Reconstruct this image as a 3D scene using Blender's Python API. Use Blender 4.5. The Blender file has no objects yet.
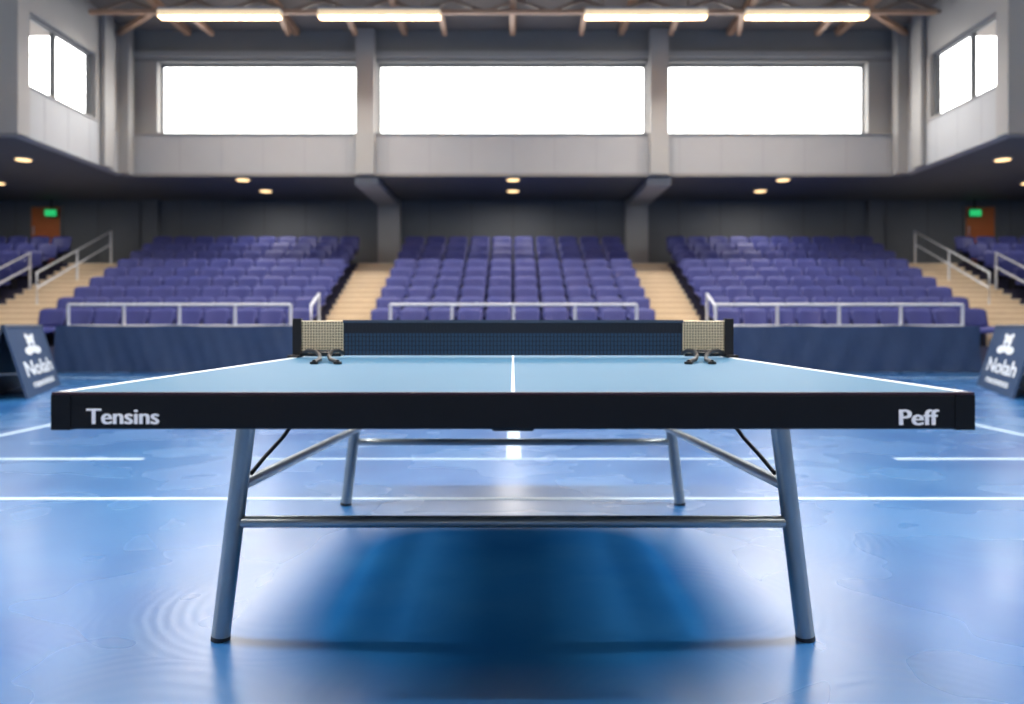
import bpy, math, random
from mathutils import Vector, Matrix
random.seed(4)
S = bpy.context.scene
COL = S.collection

# ------------------------------------------------------------ materials
def lin(c):
    c = c/255.0
    return c/12.92 if c <= 0.04045 else ((c+0.055)/1.055)**2.4
def rgb(r, g, b): return (lin(r), lin(g), lin(b), 1)

def mat(name, col, rough=0.5, metal=0.0, spec=0.5, emit=None, estr=0.0, var=0.0, vscale=8.0, bump=0.0, bscale=60.0):
    m = bpy.data.materials.new(name); m.use_nodes = True
    nt = m.node_tree; N = nt.nodes; L = nt.links
    p = N['Principled BSDF']
    p.inputs['Base Color'].default_value = col
    p.inputs['Roughness'].default_value = rough
    p.inputs['Metallic'].default_value = metal
    p.inputs['Specular IOR Level'].default_value = spec
    if emit:
        p.inputs['Emission Color'].default_value = emit
        p.inputs['Emission Strength'].default_value = estr
    tc = N.new('ShaderNodeTexCoord')
    if var > 0:
        n = N.new('ShaderNodeTexNoise'); n.inputs['Scale'].default_value = vscale; n.inputs['Detail'].default_value = 5
        L.new(tc.outputs['Object'], n.inputs['Vector'])
        mx = N.new('ShaderNodeMix'); mx.data_type = 'RGBA'
        mx.inputs[6].default_value = tuple(max(0, x*(1-var)) for x in col[:3])+(1,)
        mx.inputs[7].default_value = tuple(min(1, x*(1+var)) for x in col[:3])+(1,)
        L.new(n.outputs['Fac'], mx.inputs[0]); L.new(mx.outputs[2], p.inputs['Base Color'])
    if bump > 0:
        n = N.new('ShaderNodeTexNoise'); n.inputs['Scale'].default_value = bscale; n.inputs['Detail'].default_value = 4
        L.new(tc.outputs['Object'], n.inputs['Vector'])
        b = N.new('ShaderNodeBump'); b.inputs['Strength'].default_value = bump; b.inputs['Distance'].default_value = 0.01
        L.new(n.outputs['Fac'], b.inputs['Height']); L.new(b.outputs['Normal'], p.inputs['Normal'])
    return m

M_upper = mat('painted_grey_wall', rgb(155,153,150), 0.8, var=0.06, vscale=1.5)
M_fascia = mat('fascia_panel', rgb(160,161,163), 0.7, var=0.05, vscale=2)
M_seam = mat('panel_seam', rgb(144,146,148), 0.8)
M_lintel = mat('lintel_grey', rgb(134,132,129), 0.8, var=0.08, vscale=2)
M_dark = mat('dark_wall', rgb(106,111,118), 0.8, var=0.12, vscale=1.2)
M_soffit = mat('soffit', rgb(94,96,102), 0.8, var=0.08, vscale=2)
M_ceil = mat('roof_deck', rgb(122,115,110), 0.9, var=0.1, vscale=2)
M_beam = mat('timber_beam', rgb(180,142,114), 0.6, var=0.2, vscale=6)
M_steel_d = mat('roof_steel', rgb(130,112,98), 0.5, metal=0.0)
M_frame = mat('window_frame', rgb(110,112,114), 0.5)
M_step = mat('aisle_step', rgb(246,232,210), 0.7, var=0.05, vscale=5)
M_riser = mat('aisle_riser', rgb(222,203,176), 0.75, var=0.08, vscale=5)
M_conc = mat('stand_concrete', rgb(66,66,90), 0.85, var=0.1, vscale=4)
M_seat = mat('purple_seat_plastic', rgb(62,68,134), 0.5, spec=.4, var=0.10, vscale=1.3)
M_seatleg = mat('seat_bracket', rgb(40,40,48), 0.5, metal=0.4)
M_rail = mat('white_rail', rgb(222,226,234), 0.35)
M_cloth = mat('navy_cloth', rgb(28,54,92), 0.75, var=0.15, vscale=3, bump=0.3, bscale=10)
M_black = mat('black_plastic', rgb(18,19,23), 0.4)
M_apron = mat('apron_black', rgb(9,10,14), 0.45, spec=.3, var=0.15, vscale=20)
M_trimred = mat('edge_band', rgb(52,26,44), 0.4)
M_under = mat('table_underside', rgb(22,26,38), 0.6)
M_tabletop = mat('table_blue', rgb(54,98,128), 0.50, spec=.22, var=0.04, vscale=3)
M_white = mat('white_paint', rgb(214,222,230), 0.45, var=.04, vscale=6)
M_line = mat('court_line_paint', rgb(168,190,208), 0.5, var=.12, vscale=9)
M_letter = mat('white_print', rgb(250,250,252), 0.6)
M_leg = mat('blued_steel', rgb(152,162,168), 0.30, metal=0.75, var=0.15, vscale=10)
M_tubedark = mat('dark_steel', rgb(30,32,38), 0.35, metal=0.6)
M_netcord = mat('net_cream_cord', rgb(250,234,202), 0.8)
M_netback = mat('net_tan', rgb(136,120,98), 0.9)
M_netnavy = mat('net_navy', rgb(56,88,120), 0.8, bump=0.3, bscale=400)
M_nettape = mat('net_tape', rgb(28,34,48), 0.6)
M_nettop = mat('net_top_tape', rgb(70,86,108), 0.6)
M_door = mat('orange_door', rgb(210,118,68), 0.5, var=0.1, vscale=3)
M_exit = mat('exit_green', rgb(20,120,70), 0.5, emit=(0.03,.75,0.22,1), estr=.6)
M_lamp = mat('warm_lamp', rgb(160,130,92), 0.5, emit=(1,0.80,0.54,1), estr=.72)
M_down = mat('downlight_glow', rgb(255,220,150), 0.5, emit=(1,0.68,0.34,1), estr=2)
M_board = mat('signboard_navy', rgb(40,62,92), 0.5, var=0.08, vscale=4)
M_boardd = mat('signboard_edge', rgb(58,70,88), 0.5)

def floor_mat():
    m = bpy.data.materials.new('blue_court_floor'); m.use_nodes = True
    nt = m.node_tree; N = nt.nodes; L = nt.links; p = N['Principled BSDF']
    tc = N.new('ShaderNodeTexCoord')
    def noise(s, d=6, dist=0.0):
        n = N.new('ShaderNodeTexNoise'); n.inputs['Scale'].default_value = s; n.inputs['Detail'].default_value = d
        n.inputs['Distortion'].default_value = dist
        L.new(tc.outputs['Object'], n.inputs['Vector']); return n
    def ramp(a, b, src, c0=(0,0,0,1), c1=(1,1,1,1)):
        r = N.new('ShaderNodeValToRGB'); r.color_ramp.elements[0].position = a; r.color_ramp.elements[1].position = b
        r.color_ramp.elements[0].color = c0; r.color_ramp.elements[1].color = c1
        L.new(src, r.inputs['Fac']); return r
    def math_(op, a, b=None, c=None):
        n = N.new('ShaderNodeMath'); n.operation = op
        for i, q in enumerate((a, b, c)):
            if q is None: continue
            if isinstance(q, (int, float)): n.inputs[i].default_value = q
            else: L.new(q, n.inputs[i])
        return n.outputs[0]
    n1 = noise(0.7, 3, 0.0)
    r1 = ramp(0.30, 0.75, n1.outputs['Fac'], rgb(18,80,144), rgb(36,102,158))
    n2 = noise(4, 6, 0.0)
    r2 = ramp(0.35, 0.95, n2.outputs['Fac'])
    mx = N.new('ShaderNodeMix'); mx.data_type = 'RGBA'; mx.inputs[7].default_value = rgb(92,152,194)
    L.new(math_('MULTIPLY', r2.outputs['Color'], .12), mx.inputs[0])
    L.new(r1.outputs['Color'], mx.inputs[6]); L.new(mx.outputs[2], p.inputs['Base Color'])
    # table's shadow deepened by cutting gloss beneath it: soft-edged patch in floor space
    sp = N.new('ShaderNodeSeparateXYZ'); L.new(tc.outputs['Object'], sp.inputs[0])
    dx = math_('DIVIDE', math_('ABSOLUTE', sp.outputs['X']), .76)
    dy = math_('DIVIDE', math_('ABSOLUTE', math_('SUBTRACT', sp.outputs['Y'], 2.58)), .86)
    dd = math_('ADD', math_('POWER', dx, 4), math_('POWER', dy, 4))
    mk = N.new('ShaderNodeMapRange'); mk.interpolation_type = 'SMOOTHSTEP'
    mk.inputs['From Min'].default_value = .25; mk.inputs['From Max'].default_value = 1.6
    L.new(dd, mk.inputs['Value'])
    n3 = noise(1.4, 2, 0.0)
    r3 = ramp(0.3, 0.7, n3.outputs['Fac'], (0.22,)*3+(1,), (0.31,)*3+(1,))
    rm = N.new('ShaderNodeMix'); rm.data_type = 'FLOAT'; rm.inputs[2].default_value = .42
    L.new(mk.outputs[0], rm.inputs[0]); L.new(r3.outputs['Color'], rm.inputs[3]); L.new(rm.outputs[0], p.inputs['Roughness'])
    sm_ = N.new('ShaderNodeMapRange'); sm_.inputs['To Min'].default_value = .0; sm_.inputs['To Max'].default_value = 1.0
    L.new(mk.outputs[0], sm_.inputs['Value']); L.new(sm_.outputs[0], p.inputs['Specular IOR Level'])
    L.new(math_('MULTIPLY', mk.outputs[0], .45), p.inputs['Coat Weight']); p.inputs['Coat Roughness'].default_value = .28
    v = N.new('ShaderNodeTexVoronoi'); v.inputs['Scale'].default_value = 1.3
    L.new(tc.outputs['Object'], v.inputs['Vector'])
    n4 = noise(4, 2, 0.0)
    sn = math_('SINE', math_('MULTIPLY_ADD', n4.outputs['Fac'], 6, math_('MULTIPLY', v.outputs['Distance'], 150)))
    n6 = noise(1.6, 2, 0.0); r6 = ramp(.42, .65, n6.outputs['Fac'])
    b1 = N.new('ShaderNodeBump'); b1.inputs['Strength'].default_value = 0.10; b1.inputs['Distance'].default_value = 0.002
    L.new(math_('MULTIPLY', sn, r6.outputs['Color']), b1.inputs['Height'])
    L.new(b1.outputs['Normal'], p.inputs['Normal'])
    return m
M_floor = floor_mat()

# ------------------------------------------------------------ mesh builder
class B:
    def __init__(s): s.v=[]; s.f=[]; s.m=[]; s.mats=[]; s.sm=[]
    def mi(s, m):
        if m not in s.mats: s.mats.append(m)
        return s.mats.index(m)
    def add(s, vs, fs, m, smooth=False):
        o=len(s.v); k=s.mi(m); s.v += [tuple(x) for x in vs]
        for f in fs: s.f.append([i+o for i in f]); s.m.append(k); s.sm.append(smooth)
    def box(s, x0,x1,y0,y1,z0,z1, m):
        vs=[(x0,y0,z0),(x1,y0,z0),(x1,y1,z0),(x0,y1,z0),(x0,y0,z1),(x1,y0,z1),(x1,y1,z1),(x0,y1,z1)]
        s.add(vs,[(0,3,2,1),(4,5,6,7),(0,1,5,4),(1,2,6,5),(2,3,7,6),(3,0,4,7)],m)
    def tube(s, pts, r, m, n=10, r1=None, caps=True):
        pts=[Vector(p) for p in pts]; o=[]
        for i,p in enumerate(pts):
            if i==0: d=pts[1]-pts[0]
            elif i==len(pts)-1: d=pts[-1]-pts[-2]
            else: d=(pts[i+1]-pts[i]).normalized()+(pts[i]-pts[i-1]).normalized()
            d.normalize()
            up=Vector((0,0,1)) if abs(d.z)<0.9 else Vector((0,1,0))
            a=d.cross(up).normalized(); b=a.cross(d).normalized()
            rr = r if r1 is None else r+(r1-r)*i/(len(pts)-1)
            for k in range(n):
                t=2*math.pi*(k+0.5)/n
                o.append(p+a*math.cos(t)*rr+b*math.sin(t)*rr)
        fs=[]
        for i in range(len(pts)-1):
            for k in range(n):
                k2=(k+1)%n
                fs.append((i*n+k,i*n+k2,(i+1)*n+k2,(i+1)*n+k))
        s.add(o,fs,m,n>4)
        if caps:
            s.add(o[:n],[tuple(range(n))[::-1]],m); s.add(o[-n:],[tuple(range(n))],m)
    def disc(s, c, r, h, m, n=20):
        s.tube([(c[0],c[1],c[2]),(c[0],c[1],c[2]+h)], r, m, n)
    def build(s, name, parent=None, bevel=0.0):
        me=bpy.data.meshes.new(name); me.from_pydata(s.v,[],s.f)
        for m in s.mats: me.materials.append(m)
        me.polygons.foreach_set('material_index', s.m)
        me.polygons.foreach_set('use_smooth', s.sm)
        me.update()
        ob=bpy.data.objects.new(name, me); COL.objects.link(ob)
        if parent: attach(ob,parent)
        if bevel>0:
            b=ob.modifiers.new('bevel','BEVEL'); b.width=bevel; b.segments=2; b.limit_method='ANGLE'
        return ob
def attach(ob,parent):
    ob.parent=parent; ob.matrix_parent_inverse=Matrix.Translation(-parent.location)
def empty(name,loc=(0,0,0)):
    e=bpy.data.objects.new(name,None); COL.objects.link(e); e.empty_display_size=0.2; e.location=loc; return e

# ------------------------------------------------------------ constants
CH=0.87; F=753.0
YW=18.1; XW=9.33; YS=14.2; ZS=4.5; ZC=8.0; YB=21.8; XO=16.0; YF=-8.0

# ------------------------------------------------------------ shell
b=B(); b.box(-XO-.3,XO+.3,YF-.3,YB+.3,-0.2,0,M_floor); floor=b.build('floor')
b=B()
def fl(x0,x1,y0,y1): b.box(x0,x1,y0,y1,0.0002,0.002,M_line)
fl(-8.5,8.5,3.768,3.812)
fl(-8,-2.42,4.9,4.95); fl(-1.75,1.85,4.91,4.94); fl(2.5,8,4.9,4.95)
fl(-0.045,0.055,4.96,12.6)
fl(-4.1,-4.04,4.96,12.6); fl(4.04,4.1,4.96,12.6)
fl(-8,8,12.6,12.66)
b.build('court_line_marking')

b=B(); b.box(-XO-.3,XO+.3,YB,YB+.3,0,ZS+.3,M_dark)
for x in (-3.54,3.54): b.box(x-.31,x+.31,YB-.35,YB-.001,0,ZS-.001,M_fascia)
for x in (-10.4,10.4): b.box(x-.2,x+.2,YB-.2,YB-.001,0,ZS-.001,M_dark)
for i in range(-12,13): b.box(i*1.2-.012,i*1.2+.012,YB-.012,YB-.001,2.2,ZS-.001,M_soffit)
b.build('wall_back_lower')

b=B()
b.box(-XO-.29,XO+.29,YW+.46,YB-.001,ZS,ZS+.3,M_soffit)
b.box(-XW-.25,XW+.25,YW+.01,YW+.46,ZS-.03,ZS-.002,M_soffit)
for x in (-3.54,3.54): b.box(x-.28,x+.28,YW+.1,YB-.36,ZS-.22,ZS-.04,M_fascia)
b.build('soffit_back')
for s_,nm in ((-1,'left'),(1,'right')):
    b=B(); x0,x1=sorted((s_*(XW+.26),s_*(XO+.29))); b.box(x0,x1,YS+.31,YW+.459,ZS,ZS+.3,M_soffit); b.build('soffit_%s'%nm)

wins=[(-8.6,-3.76),(-3.28,3.24),(3.72,8.58)]
b=B(); ZB=5.46; ZT=7.2; XE=XW-.001
b.box(-XE,XE,YW-.02,YW+.35,ZS,ZB,M_fascia)
b.box(-XE,XE,YW-.06,YW+.35,ZB+.001,ZB+.04,M_upper)
b.box(-XE,XE,YW-.05,YW-.021,ZS-.04,ZS+.03,M_lintel)
b.box(-XE,XE,YW+.1,YW+.45,ZT+.06,ZC-.001,M_lintel)
b.box(-XE,XE,YW-.02,YW+.099,ZT+.14,ZT+.28,M_upper)
for x0,x1 in [(-XE,-8.6),(-3.76,-3.28),(3.24,3.72),(8.58,XE)]:
    b.box(x0,x1,YW+.1,YW+.45,ZB+.04,ZT+.059,M_upper)
for x in (-3.52,3.48):
    b.box(x-.22,x+.22,YW-.22,YW-.07,ZS-.02,ZC-.05,M_upper); b.box(x-.2,x+.2,YW-.07,YW+.09,ZB+.05,ZC-.05,M_upper)
x=-9
while x<9.05:
    b.box(x-.006,x+.006,YW-.024,YW-.0201,ZS+.05,ZB-.03,M_seam); x+=1.0
b.build('wall_back_upper')
for i,(x0,x1) in enumerate(wins):
    w=B(); y=YW+.32; t=.05
    w.box(x0,x1,y,y+.06,ZB+.05,ZB+.1,M_frame); w.box(x0,x1,y,y+.06,ZT,ZT+.06,M_frame)
    w.box(x0,x0+t,y,y+.06,ZB+.1,ZT,M_frame); w.box(x1-t,x1,y,y+.06,ZB+.1,ZT,M_frame)
    w.build('window_%d'%(i+1))

wi=4
for sgn,nm in ((-1,'left'),(1,'right')):
    def sb(bb,xa,xb,y0,y1,z0,z1,m):
        x0,x1=sorted((sgn*xa,sgn*xb)); bb.box(x0,x1,y0,y1,z0,z1,m)
    b=B(); y0w,y1w=14.5,16.85; z1w=6.95; Y1=YS+.301; Y2=YW+.459; ZQ=ZC-.001
    sb(b,XW,XW+.25,Y1,Y2,ZS,ZB,M_fascia)
    sb(b,XW-.03,XW+.25,Y1,YW-.061,ZB+.001,ZB+.04,M_upper)
    sb(b,XW,XW+.25,y1w,Y2,ZB+.04,ZQ,M_upper)
    sb(b,XW,XW+.25,Y1,y1w-.001,z1w,ZQ,M_upper)
    sb(b,XW-.12,XW-.031,y1w+.15,y1w+.55,ZS,ZQ,M_upper)
    sb(b,XW-.25,XW-.002,YW-.32,YW-.07,ZS-.02,ZQ,M_upper)
    k=15.0
    while k<YW-.5:
        sb(b,XW-.003,XW-.0003,k-.006,k+.006,ZS+.05,ZB-.03,M_seam); k+=.8
    b.build('wall_%s_upper'%nm)
    b=B()
    sb(b,XW,XO-.001,YS,YS+.3,ZS,ZQ,M_upper)
    sb(b,XW-.02,XO-.01,YS-.04,YS-.001,ZS-.03,ZS+.1,M_lintel)
    sb(b,XW-.03,XW+.5,YS-.06,YS-.041,ZS,ZQ,M_upper); sb(b,XW-.03,XW-.001,YS-.04,YS+.3,ZS,ZQ,M_upper)
    b.build('wall_%s_return'%nm)
    w=B()
    for z0,z1 in ((ZB+.05,ZB+.1),(z1w-.06,z1w)): sb(w,XW+.12,XW+.2,y0w,y1w,z0,z1,M_frame)
    for ya in (y0w+.01,(y0w+y1w)/2-.2,y1w-.05): sb(w,XW+.10,XW+.2,ya,ya+.06,ZB+.1,z1w-.06,M_frame)
    w.build('window_%d'%wi); wi+=1
    b=B()
    sb(b,XO,XO+.3,YF,YB-.001,0,ZS-.001,M_dark)
    sb(b,XO,XO+.3,YF,YS+.3,7.4,ZQ,M_upper); sb(b,XO,XO+.3,YF,YS+.3,ZS,5.8,M_upper)
    for ya in (-8,-4,0,4,8,12): sb(b,XO,XO+.3,ya,ya+.5 if ya<12 else YS+.3,5.8,7.4,M_upper)
    b.build('wall_%s'%nm)
b=B(); b.box(-XO-.3,XO+.3,YF-.3,YF-.001,0,ZC-.001,M_upper)
b.build('wall_front')
b=B(); b.box(-XO-.3,XO+.3,YF-.3,YW+.45,ZC,ZC+.2,M_ceil); b.build('ceiling')

def px(x,d): return (x-513)*d/F
for k,yt in enumerate((16.2,9.5,3.0,-3.5)):
    b=B()
    xa=9.1 if yt>14 else 15.9
    b.box(-xa,xa,yt-.05,yt+.05,7.58,7.66,M_beam)
    b.box(-xa,xa,yt+.3,yt+.36,7.75,7.81,M_steel_d)
    x=-xa+.1
    while x<xa-1:
        b.tube([(x,yt,7.62),(x+.7,yt+.1,7.93)],.045,M_steel_d,4)
        b.tube([(x+.7,yt+.1,7.93),(x+1.4,yt,7.62)],.045,M_steel_d,4)
        x+=1.4
    if k==0:
        for a,c in ((155,125),(185,217),(278,292),(345,358),(440,446),(512,512),(585,580),(680,668),(742,735),(838,812),(870,900)):
            b.tube([(px(a,16.2),16.2,7.66),(px(c,18.1),17.8,7.78)],.075,M_beam,4)
    b.build('roof_truss')
b=B()
for x in (-7.8,-5.2,-2.6,0,2.6,5.2,7.8): b.box(x-.07,x+.07,YF,YW-.01,7.84,7.999,M_beam)
b.build('roof_purlins')

# strip lights: louvred housings, open downward
for yt,pw in ((16.0,230),(9.3,420),(2.8,500),(-3.7,260)):
    for xc in (-6.22,-2.83,2.82,6.23):
        e=empty('strip_light',(xc,yt,7.5))
        b=B(); L2=1.29
        b.box(xc-L2,xc+L2,yt-.12,yt+.12,7.545,7.60,M_fascia)
        b.box(xc-L2,xc+L2,yt-.12,yt-.11,7.42,7.545,M_lamp); b.box(xc-L2,xc+L2,yt+.11,yt+.12,7.42,7.545,M_lamp)
        b.box(xc-L2,xc-L2+.01,yt-.109,yt+.109,7.42,7.545,M_lamp); b.box(xc+L2-.01,xc+L2,yt-.109,yt+.109,7.42,7.545,M_lamp)
        for dx in (-.9,.9): b.tube([(xc+dx,yt,7.6),(xc+dx,yt,7.999)],.012,M_steel_d,6)
        b.build('fixture',e)
        l=bpy.data.lights.new('tube_lamp','AREA'); l.shape='RECTANGLE'; l.size=2.5; l.size_y=.2; l.energy=pw; l.color=(1,.95,.89)
        o=bpy.data.objects.new('tube_lamp',l); COL.objects.link(o); o.location=(xc,yt,7.54); attach(o,e)

for x,y in ((-6.6,18.4),(-6.6,20.1),(0,18.4),(0,20.1),(6.6,18.4),(6.6,20.1),(-10.6,16.3),(10.6,16.3),(-13,19),(13,19)):
    zz_=ZS-.031 if y==18.4 else ZS-.001
    e=empty('downlight',(x,y,zz_)); b=B()
    b.tube([(x,y,zz_-.03),(x,y,zz_)],.19,M_fascia,20); b.tube([(x,y,zz_-.045),(x,y,zz_-.02)],.15,M_down,20)
    b.build('fitting',e)
    l=bpy.data.lights.new('lamp','AREA'); l.shape='DISK'; l.size=.26; l.energy=26; l.color=(1,.92,.82)
    o=bpy.data.objects.new('lamp',l); COL.objects.link(o); o.location=(x,y,zz_-.047); attach(o,e)

# ------------------------------------------------------------ stands
NR=9; TR=.62; Y0=15.2; Z0=.45; RS=.2625
b=B()
aisles=[(-11.9,-9.95),(-4.15,-3.05),(3.05,4.15),(9.95,11.9)]
secs=[(-15.98,-11.9),(-9.95,-4.15),(-3.05,3.05),(4.15,9.95),(11.9,15.98)]
for i in range(NR):
    y=Y0+i*TR; z=Z0+i*RS; y2 = y+TR if i<NR-1 else YB-.36
    for x0,x1 in secs: b.box(x0,x1,y,y2,0,z,M_conc)
    for x0,x1 in aisles:
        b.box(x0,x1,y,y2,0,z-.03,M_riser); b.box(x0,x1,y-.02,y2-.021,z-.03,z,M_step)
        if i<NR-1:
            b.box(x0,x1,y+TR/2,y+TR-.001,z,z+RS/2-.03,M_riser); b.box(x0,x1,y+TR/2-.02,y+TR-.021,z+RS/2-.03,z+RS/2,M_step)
for x0,x1 in aisles: b.box(x0,x1,Y0-.31,Y0-.001,0,Z0*.55,M_step)
b.build('grandstand_tiers')

def seat_template():
    t=B(); nx,nz=8,5
    def shell(fn,th):
        vs=[];fs=[]
        for s_ in (0,1):
            for j in range(nz+1):
                for i in range(nx+1): vs.append(fn(i/nx,j/nz,s_*th))
        W=nx+1; O=W*(nz+1)
        for j in range(nz):
            for i in range(nx):
                a=j*W+i; fs.append((a,a+1,a+W+1,a+W)); fs.append((a+O,a+W+O,a+W+1+O,a+1+O))
        for i in range(nx):
            fs.append((i,i+O,i+1+O,i+1)); a=nz*W+i; fs.append((a,a+1,a+1+O,a+O))
        for j in range(nz):
            a=j*W; fs.append((a,a+W,a+W+O,a+O)); a=j*W+nx; fs.append((a,a+O,a+W+O,a+W))
        t.add(vs,fs,M_seat,True)
    hw=.272
    def back(u,v,s_):
        q=(u-.5)*2
        zt=.79-.05*abs(q)**5
        z=.40+v*(zt-.40)
        return (q*hw*(1-.05*(1-v)), .50+.10*v-.05*q*q+s_, z)
    def pan(u,v,s_):
        q=(u-.5)*2
        y=.12+v*.38
        z=.40-.09*(1-v)**4+.02*q*q-s_
        return (q*hw*(1-.08*(1-v)**3), y+.02*q*q, z)
    shell(back,.035); shell(pan,.045)
    t.box(-.03,.03,.28,.52,.001,.35,M_seatleg)
    t.box(-.22,.22,.45,.50,.28,.33,M_seatleg)
    return t
T=seat_template()
def seat_block(x0,x1,name='stadium_seating_block'):
    n=int(round((x1-x0)/.585)); w=(x1-x0)/n
    o=B(); o.mats=list(T.mats)
    for r in range(NR):
        for c in range(n):
            ox=x0+w*(c+.5); oy=Y0+r*TR-.02; oz=Z0+r*RS
            k=len(o.v)
            o.v += [(p[0]+ox,p[1]+oy,p[2]+oz) for p in T.v]
            o.f += [[q+k for q in f] for f in T.f]
            o.m += T.m; o.sm += T.sm
    o.build(name)
for x0,x1 in ((-15.7,-12.1),(-9.9,-4.2),(-3.0,3.0),(4.2,9.9),(12.1,15.7)): seat_block(x0,x1)

def railing(x0,x1,n,y,zb,zt):
    b=B(); r=.03
    b.tube([(x0,y,zt),(x1,y,zt)],r,M_rail)
    b.tube([(x0,y,zb+.42),(x1,y,zb+.42)],r*.8,M_rail)
    for i in range(n):
        x=x0+(x1-x0)*i/(n-1); b.tube([(x,y,zb),(x,y,zt)],r,M_rail)
    b.build('handrail')
railing(-9.0,-4.5,5,15.24,Z0,1.30)
railing(-2.48,2.5,5,15.24,Z0,1.30)
railing(4.1,9.1,5,15.24,Z0,1.30)
def gz(y): return Z0+max(0,min(NR-1,int((y-Y0)/TR)))*RS
for s_ in (-1,1):
    for X,ya,yb,h in ((11.0,17.4,20.6,.72),(12.0,15.9,18.7,.75),(4.1,15.3,15.9,.80)):
        b=B(); sl=RS/TR
        def zz(y): return Z0+(y-Y0)*sl
        za,zb=zz(ya)+h,zz(yb)+h
        b.tube([(s_*X,ya,gz(ya)),(s_*X,ya,za),(s_*X,yb,zb),(s_*X,yb,gz(yb))],.03,M_rail)
        if X>5:
            b.tube([(s_*X,ya,za-.35),(s_*X,yb,zb-.35)],.022,M_rail)
            ym=(ya+yb)/2; b.tube([(s_*X,ym,gz(ym)),(s_*X,ym,zz(ym)+h)],.025,M_rail)
        b.build('handrail')

for i,s_ in enumerate((-1,1)):
    e=B(); x0,x1=sorted((s_*13.9,s_*13.06)); yb_=YB-.013
    e.box(x0,x1,YB-.06,yb_,2.55,4.3,M_door)
    e.box(x0-.06,x0,YB-.09,yb_,2.55,4.36,M_frame); e.box(x1,x1+.06,YB-.09,yb_,2.55,4.36,M_frame)
    e.box(x0,x1,YB-.09,yb_,4.3,4.36,M_frame)
    e.tube([(x0+.08,YB-.1,3.5),(x0+.08,YB-.1,3.75)],.015,M_rail,6)
    e.build('door_%d'%(i+1))
    g=B(); xs=s_*13.25
    g.box(xs-.15,xs+.15,YB-.26,YB-.2,4.02,4.20,M_exit); g.box(xs-.17,xs+.17,YB-.199,YB-.16,4.0,4.22,M_black)
    g.box(xs-.02,xs+.02,YB-.19,YB-.17,4.22,ZS-.001,M_black)
    g.build('exit_sign')

# ------------------------------------------------------------ cloth barrier
def barrier(x0,x1,y):
    b=B(); n=int((x1-x0)/.045); nz=8; vs=[];fs=[]
    for j in range(nz+1):
        v=j/nz
        for i in range(n+1):
            x=x0+(x1-x0)*i/n
            a=.025*math.sin(x*5.1+v*3)+.016*math.sin(x*11.3-v*5+1)+.01*math.sin(x*23+v*7)
            vs.append((x,y+a*(1-.6*v)-.06*(1-v),.02+v*(.85)-.012*math.sin(x*3.3)*(v)))
    for j in range(nz):
        for i in range(n):
            a=j*(n+1)+i; fs.append((a,a+1,a+n+2,a+n+1))
    b.add(vs,fs,M_cloth,True)
    b.tube([(x0,y+.05,.85),(x1,y+.05,.85)],.022,M_boardd,8)
    x=x0+.03
    while x<=x1:
        b.tube([(x,y+.07,0),(x,y+.07,.86)],.018,M_boardd,8); b.box(x-.02,x+.02,y-.0,y+.45,0,.03,M_boardd); x+=(x1-x0-.06)/4
    b.build('court_barrier')
barrier(-8.45,-2.9,13.9); barrier(-2.85,2.85,13.9); barrier(2.9,8.62,13.9)

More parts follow.
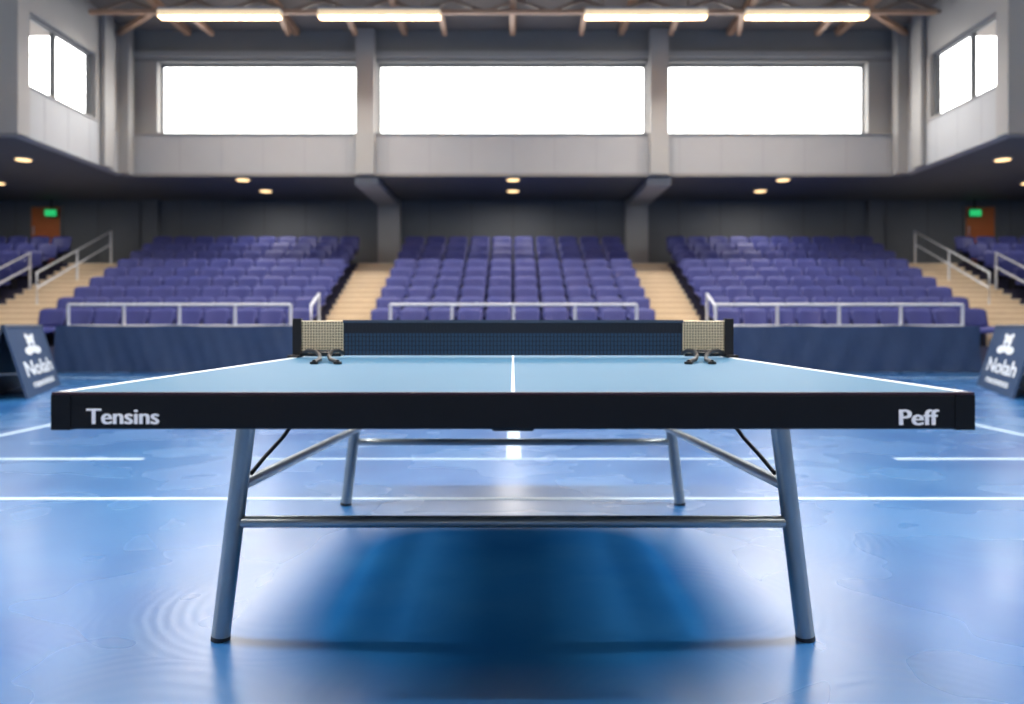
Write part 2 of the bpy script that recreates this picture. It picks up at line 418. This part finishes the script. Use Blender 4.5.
# ------------------------------------------------------------ A-frame signboards
def text(body,size,M,mt,parent,off=0.0,ext=.001,width=None,name='lettering',copies=3):
    sx=None
    for k in range(copies):
        c=bpy.data.curves.new(name,'FONT'); c.body=body; c.size=size; c.extrude=ext*(1+.15*k)
        c.materials.append(mt)
        o=bpy.data.objects.new(name,c); COL.objects.link(o)
        if sx is None:
            sx=1
            if width:
                bpy.context.view_layer.update(); sx=(width-off*(copies-1))/max(o.dimensions.x,1e-4)
        mw=M @ Matrix.Translation((off*k,(.35*off if k==1 else 0),0)) @ Matrix.Diagonal((sx,1,1,1))
        attach(o,parent); o.matrix_basis=mw
for s_ in (-1,1):
    ex=.0 if s_<0 else .17
    A=Vector((s_*(6.0+ex),8.85,0)); C=Vector((s_*(6.9+ex),11.0,0)); d=(C-A).normalized()
    e=empty('a_frame_signboard',(A+C)/2)
    inn=Vector((-s_*d.y, s_*d.x,0)); inn = inn if inn.x*s_<0 else -inn
    hb=.26; zt=.86
    b=B()
    for q in (1,-1):
        f0=A+inn*hb*q; f1=C+inn*hb*q
        top0=A+Vector((0,0,zt))+inn*.02*q; top1=C+Vector((0,0,zt))+inn*.02*q
        n=inn*q*.025
        vs=[f0,f1,top1,top0,f0-n,f1-n,top1-n,top0-n]
        b.add(vs,[(0,1,2,3),(7,6,5,4),(0,4,5,1),(1,5,6,2),(2,6,7,3),(3,7,4,0)],M_board if q==1 else M_boardd)
    b.tube([A+inn*hb*.6+Vector((0,0,.3)),A-inn*hb*.6+Vector((0,0,.3))],.012,M_boardd,6)
    b.tube([A+Vector((0,0,zt)),C+Vector((0,0,zt))],.03,M_boardd,8)
    b.build('panels',e)
    f0=A+inn*hb; t0=A+inn*.02+Vector((0,0,zt))
    v=(t0-f0).normalized(); u=d if s_<0 else -d
    nrm=u.cross(v).normalized()
    org=(f0 if s_<0 else C+inn*hb)
    def TM(a,h):
        p=org+u*a+v*h+nrm*.004
        return Matrix(((u.x,v.x,nrm.x,p.x),(u.y,v.y,nrm.y,p.y),(u.z,v.z,nrm.z,p.z),(0,0,0,1)))
    text('Nolah',.28,TM(.30,.25),M_white,e,.014,width=1.75)
    text('nausess',.14,TM(.50,.10),M_white,e,.008,width=1.4)
    lg=B(); lift=[.005]
    def P(a,h): return org+u*a+v*h+nrm*lift[0]
    def blob(ca,chh,ra,rh,mt=M_white,n=20):
        lift[0]+=.0004
        lg.add([P(ca+ra*math.cos(2*math.pi*i/n),chh+rh*math.sin(2*math.pi*i/n)) for i in range(n)],[tuple(range(n))],mt)
    blob(1.15,.69,.24,.085); blob(.96,.765,.09,.035); blob(1.34,.765,.09,.035)
    blob(.88,.57,.24,.055); blob(1.42,.57,.24,.055); blob(1.15,.60,.24,.06)
    blob(1.15,.650,.08,.025,M_board)
    lg.build('emblem',e)

# ------------------------------------------------------------ table
HW=.7625; YA=1.245; LEN=2.74; YE=YA+LEN; ZT_=.76
tb=empty('table_tennis_table',(0,YA+LEN/2,0))
b=B()
b.box(-HW+.012,HW-.012,YA+.012,YE-.012,.742,ZT_,M_tabletop)
b.build('playing_surface',tb)
b=B()
b.box(-HW+.03,HW-.03,YA+.03,YE-.03,.728,.741,M_under)
for x in (-.4,.4): b.box(x-.02,x+.02,YA+.03,YE-.03,.70,.728,M_under)
b.build('underside',tb)
b=B(); z0=.699; z1=.757
b.box(-HW,HW,YA,YA+.03,z0,z1,M_apron); b.box(-HW,HW,YE-.03,YE,z0,z1,M_apron)
b.box(-HW,-HW+.03,YA+.03,YE-.03,z0,z1,M_apron); b.box(HW-.03,HW,YA+.03,YE-.03,z0,z1,M_apron)
b.box(-.035,.035,YA+.005,YA+.04,.695,z0+.002,M_apron)
b.build('apron',tb,.003)
b=B()
b.box(-HW,HW,YA-.001,YA+.012,.7565,.7603,M_trimred)
for s_ in (-1,1):
    x0,x1=sorted((s_*(HW+.001),s_*(HW-.012))); b.box(x0,x1,YA+.0125,YE,.7565,.7602,M_black)
    cx=s_*(HW-.015)
    b.box(cx-.016,cx+.016,YA-.0012,YA+.04,.698,.7562,M_apron)
b.build('edge_band',tb)
b=B()
for s_ in (-1,1):
    x0,x1=sorted((s_*(HW-.003),s_*(HW-.020))); b.box(x0,x1,YA+.013,YE-.01,.7598,.7610,M_white)
b.box(-.003,.003,YA+.013,YE-.031,.7598,.7606,M_white)
b.box(-HW+.021,HW-.021,YE-.03,YE-.01,.7598,.7606,M_white)
b.build('court_stripe',tb)
b=B(); YL1,YL2=2.09,3.66
def lx(z): return .812-(.812-.742)*z/.58
for s_ in (-1,1):
    for yl in (YL1,YL2):
        b.tube([(s_*lx(.008),yl,.008),(s_*lx(.70),yl,.70)],.0255,M_leg,20)
        b.tube([(s_*lx(0),yl,0),(s_*lx(.012),yl,.012)],.0265,M_black,16)
    b.tube([(s_*(lx(.43)-.01),YL1,.43),(s_*lx(.40)*.98,YL2,.375)],.017,M_leg,12)
    b.tube([(s_*(lx(.47)-.02),YL1+.02,.455),(s_*(lx(.47)-.05),YL1+.06,.50),(s_*(lx(.47)-.085),YL1+.10,.545),(s_*(lx(.5)-.13),YL1+.16,.63),(s_*(lx(.5)-.16),YL1+.2,.72)],.006,M_tubedark,8)
for yl,z in ((YL1,.327),(YL2,.306)):
    b.tube([(-lx(z),yl,z),(lx(z),yl,z)],.0165,M_leg,12)
    b.box(-lx(.715)-.015,lx(.715)+.015,yl-.03,yl+.03,.70,.728,M_under)
b.build('leg_frame',tb)
def TB(x,z): return Matrix(((1,0,0,x),(0,0,-1,YA-.0005),(0,1,0,z),(0,0,0,1)))
sc=F/YA
text('Tensins',.037,TB((86-513)/sc,CH-(424-326)/sc),M_letter,tb,.0012,.0006,width=73/sc)
text('Peff',.037,TB((897-513)/sc,CH-(425-326)/sc),M_letter,tb,.0012,.0006,width=40/sc)

# ------------------------------------------------------------ net
YN=2.615; zb,zt=.768,.890
nt=empty('table_tennis_net',(0,YN,.761))
b=B(); xe=.590
b.box(-xe,xe,YN-.002,YN+.002,zb,zt-.045,M_netnavy)
b.box(-xe,xe,YN-.003,YN+.003,zt-.045,zt-.009,M_nettape)
b.box(-xe,xe,YN-.006,YN+.006,zt-.009,zt+.001,M_nettop)
for i in range(96):
    x=-xe+2*xe*(i+.5)/96; b.box(x-.0012,x+.0012,YN-.004,YN+.004,zb,zt-.009,M_nettape)
for j in range(5):
    z=zb+.003+j*.0155; b.box(-xe,xe,YN-.0045,YN+.0045,z-.0009,z+.0009,M_nettape)
b.build('net_mesh',nt)
b=B()
for s_ in (-1,1):
    x0,x1=sorted((s_*xe,s_*.735))
    b.box(x0,x1,YN-.001,YN+.001,zb,zt-.004,M_netback)
    n=15
    for i in range(n+1):
        x=x0+(x1-x0)*i/n; b.tube([(x,YN-.003,zb),(x,YN-.003,zt-.004)],.0021,M_netcord,5)
    m=12
    for j in range(m+1):
        z=zb+(zt-.004-zb)*j/m; b.tube([(x0,YN-.004,z),(x1,YN-.004,z)],.0021,M_netcord,5)
b.build('end_netting',nt)
b=B()
for s_ in (-1,1):
    x=s_*.748
    b.box(x-.015,x+.015,YN-.012,YN+.012,ZT_+.0015,zt+.006,M_black)
    b.box(min(s_*.735,s_*.775),max(s_*.735,s_*.775),YN-.03,YN+.03,ZT_+.0015,ZT_+.010,M_black)
    b.box(min(s_*.765,s_*.775),max(s_*.765,s_*.775),YN-.03,YN+.03,.685,ZT_+.010,M_black)
    b.box(min(s_*.72,s_*.775),max(s_*.72,s_*.775),YN-.03,YN+.03,.683,.692,M_black)
    b.box(min(s_*.595,s_*.737),max(s_*.595,s_*.737),YN-.014,YN-.006,zb-.003,zb+.008,M_black)
    zq=ZT_+.0065
    def q(dx,w_,t,z): return (s_*(.66-.27*t)+dx*w_, YN-t, z)
    for dx in (-1,1):
        b.tube([q(dx,.070,.012,.776),q(dx,.052,.07,.787),q(dx,.026,.16,.787),q(dx,.014,.27,.778),q(dx,.016,.38,zq+.004),q(dx,.034,.45,zq)],.0068,M_black,8)
        p_=q(dx,.034,.455,ZT_+.0008); b.disc(p_,.012,.007,M_black,12)
    b.tube([q(-1,.042,.09,.787),q(1,.042,.09,.787)],.005,M_black,8)
    b.tube([q(-1,.020,.2,.783),q(1,.020,.2,.783)],.005,M_black,8)
b.build('post_clamp',nt,.0015)

# ------------------------------------------------------------ world & camera
w=bpy.data.worlds.new('World'); S.world=w; w.use_nodes=True
bg=w.node_tree.nodes['Background']; bg.inputs[0].default_value=(1,.992,.98,1); bg.inputs[1].default_value=7.0
cam=bpy.data.cameras.new('Camera'); co=bpy.data.objects.new('Camera',cam); COL.objects.link(co)
co.location=(0,0,CH); co.rotation_euler=(math.radians(90),0,0)
cam.sensor_width=36; cam.lens=F/1024*36; cam.shift_y=-26/1024; cam.shift_x=-1/1024
cam.dof.use_dof=True; cam.dof.focus_distance=1.8; cam.dof.aperture_fstop=2.4
S.camera=co
S.view_settings.view_transform='Standard'
S.view_settings.exposure=0.2
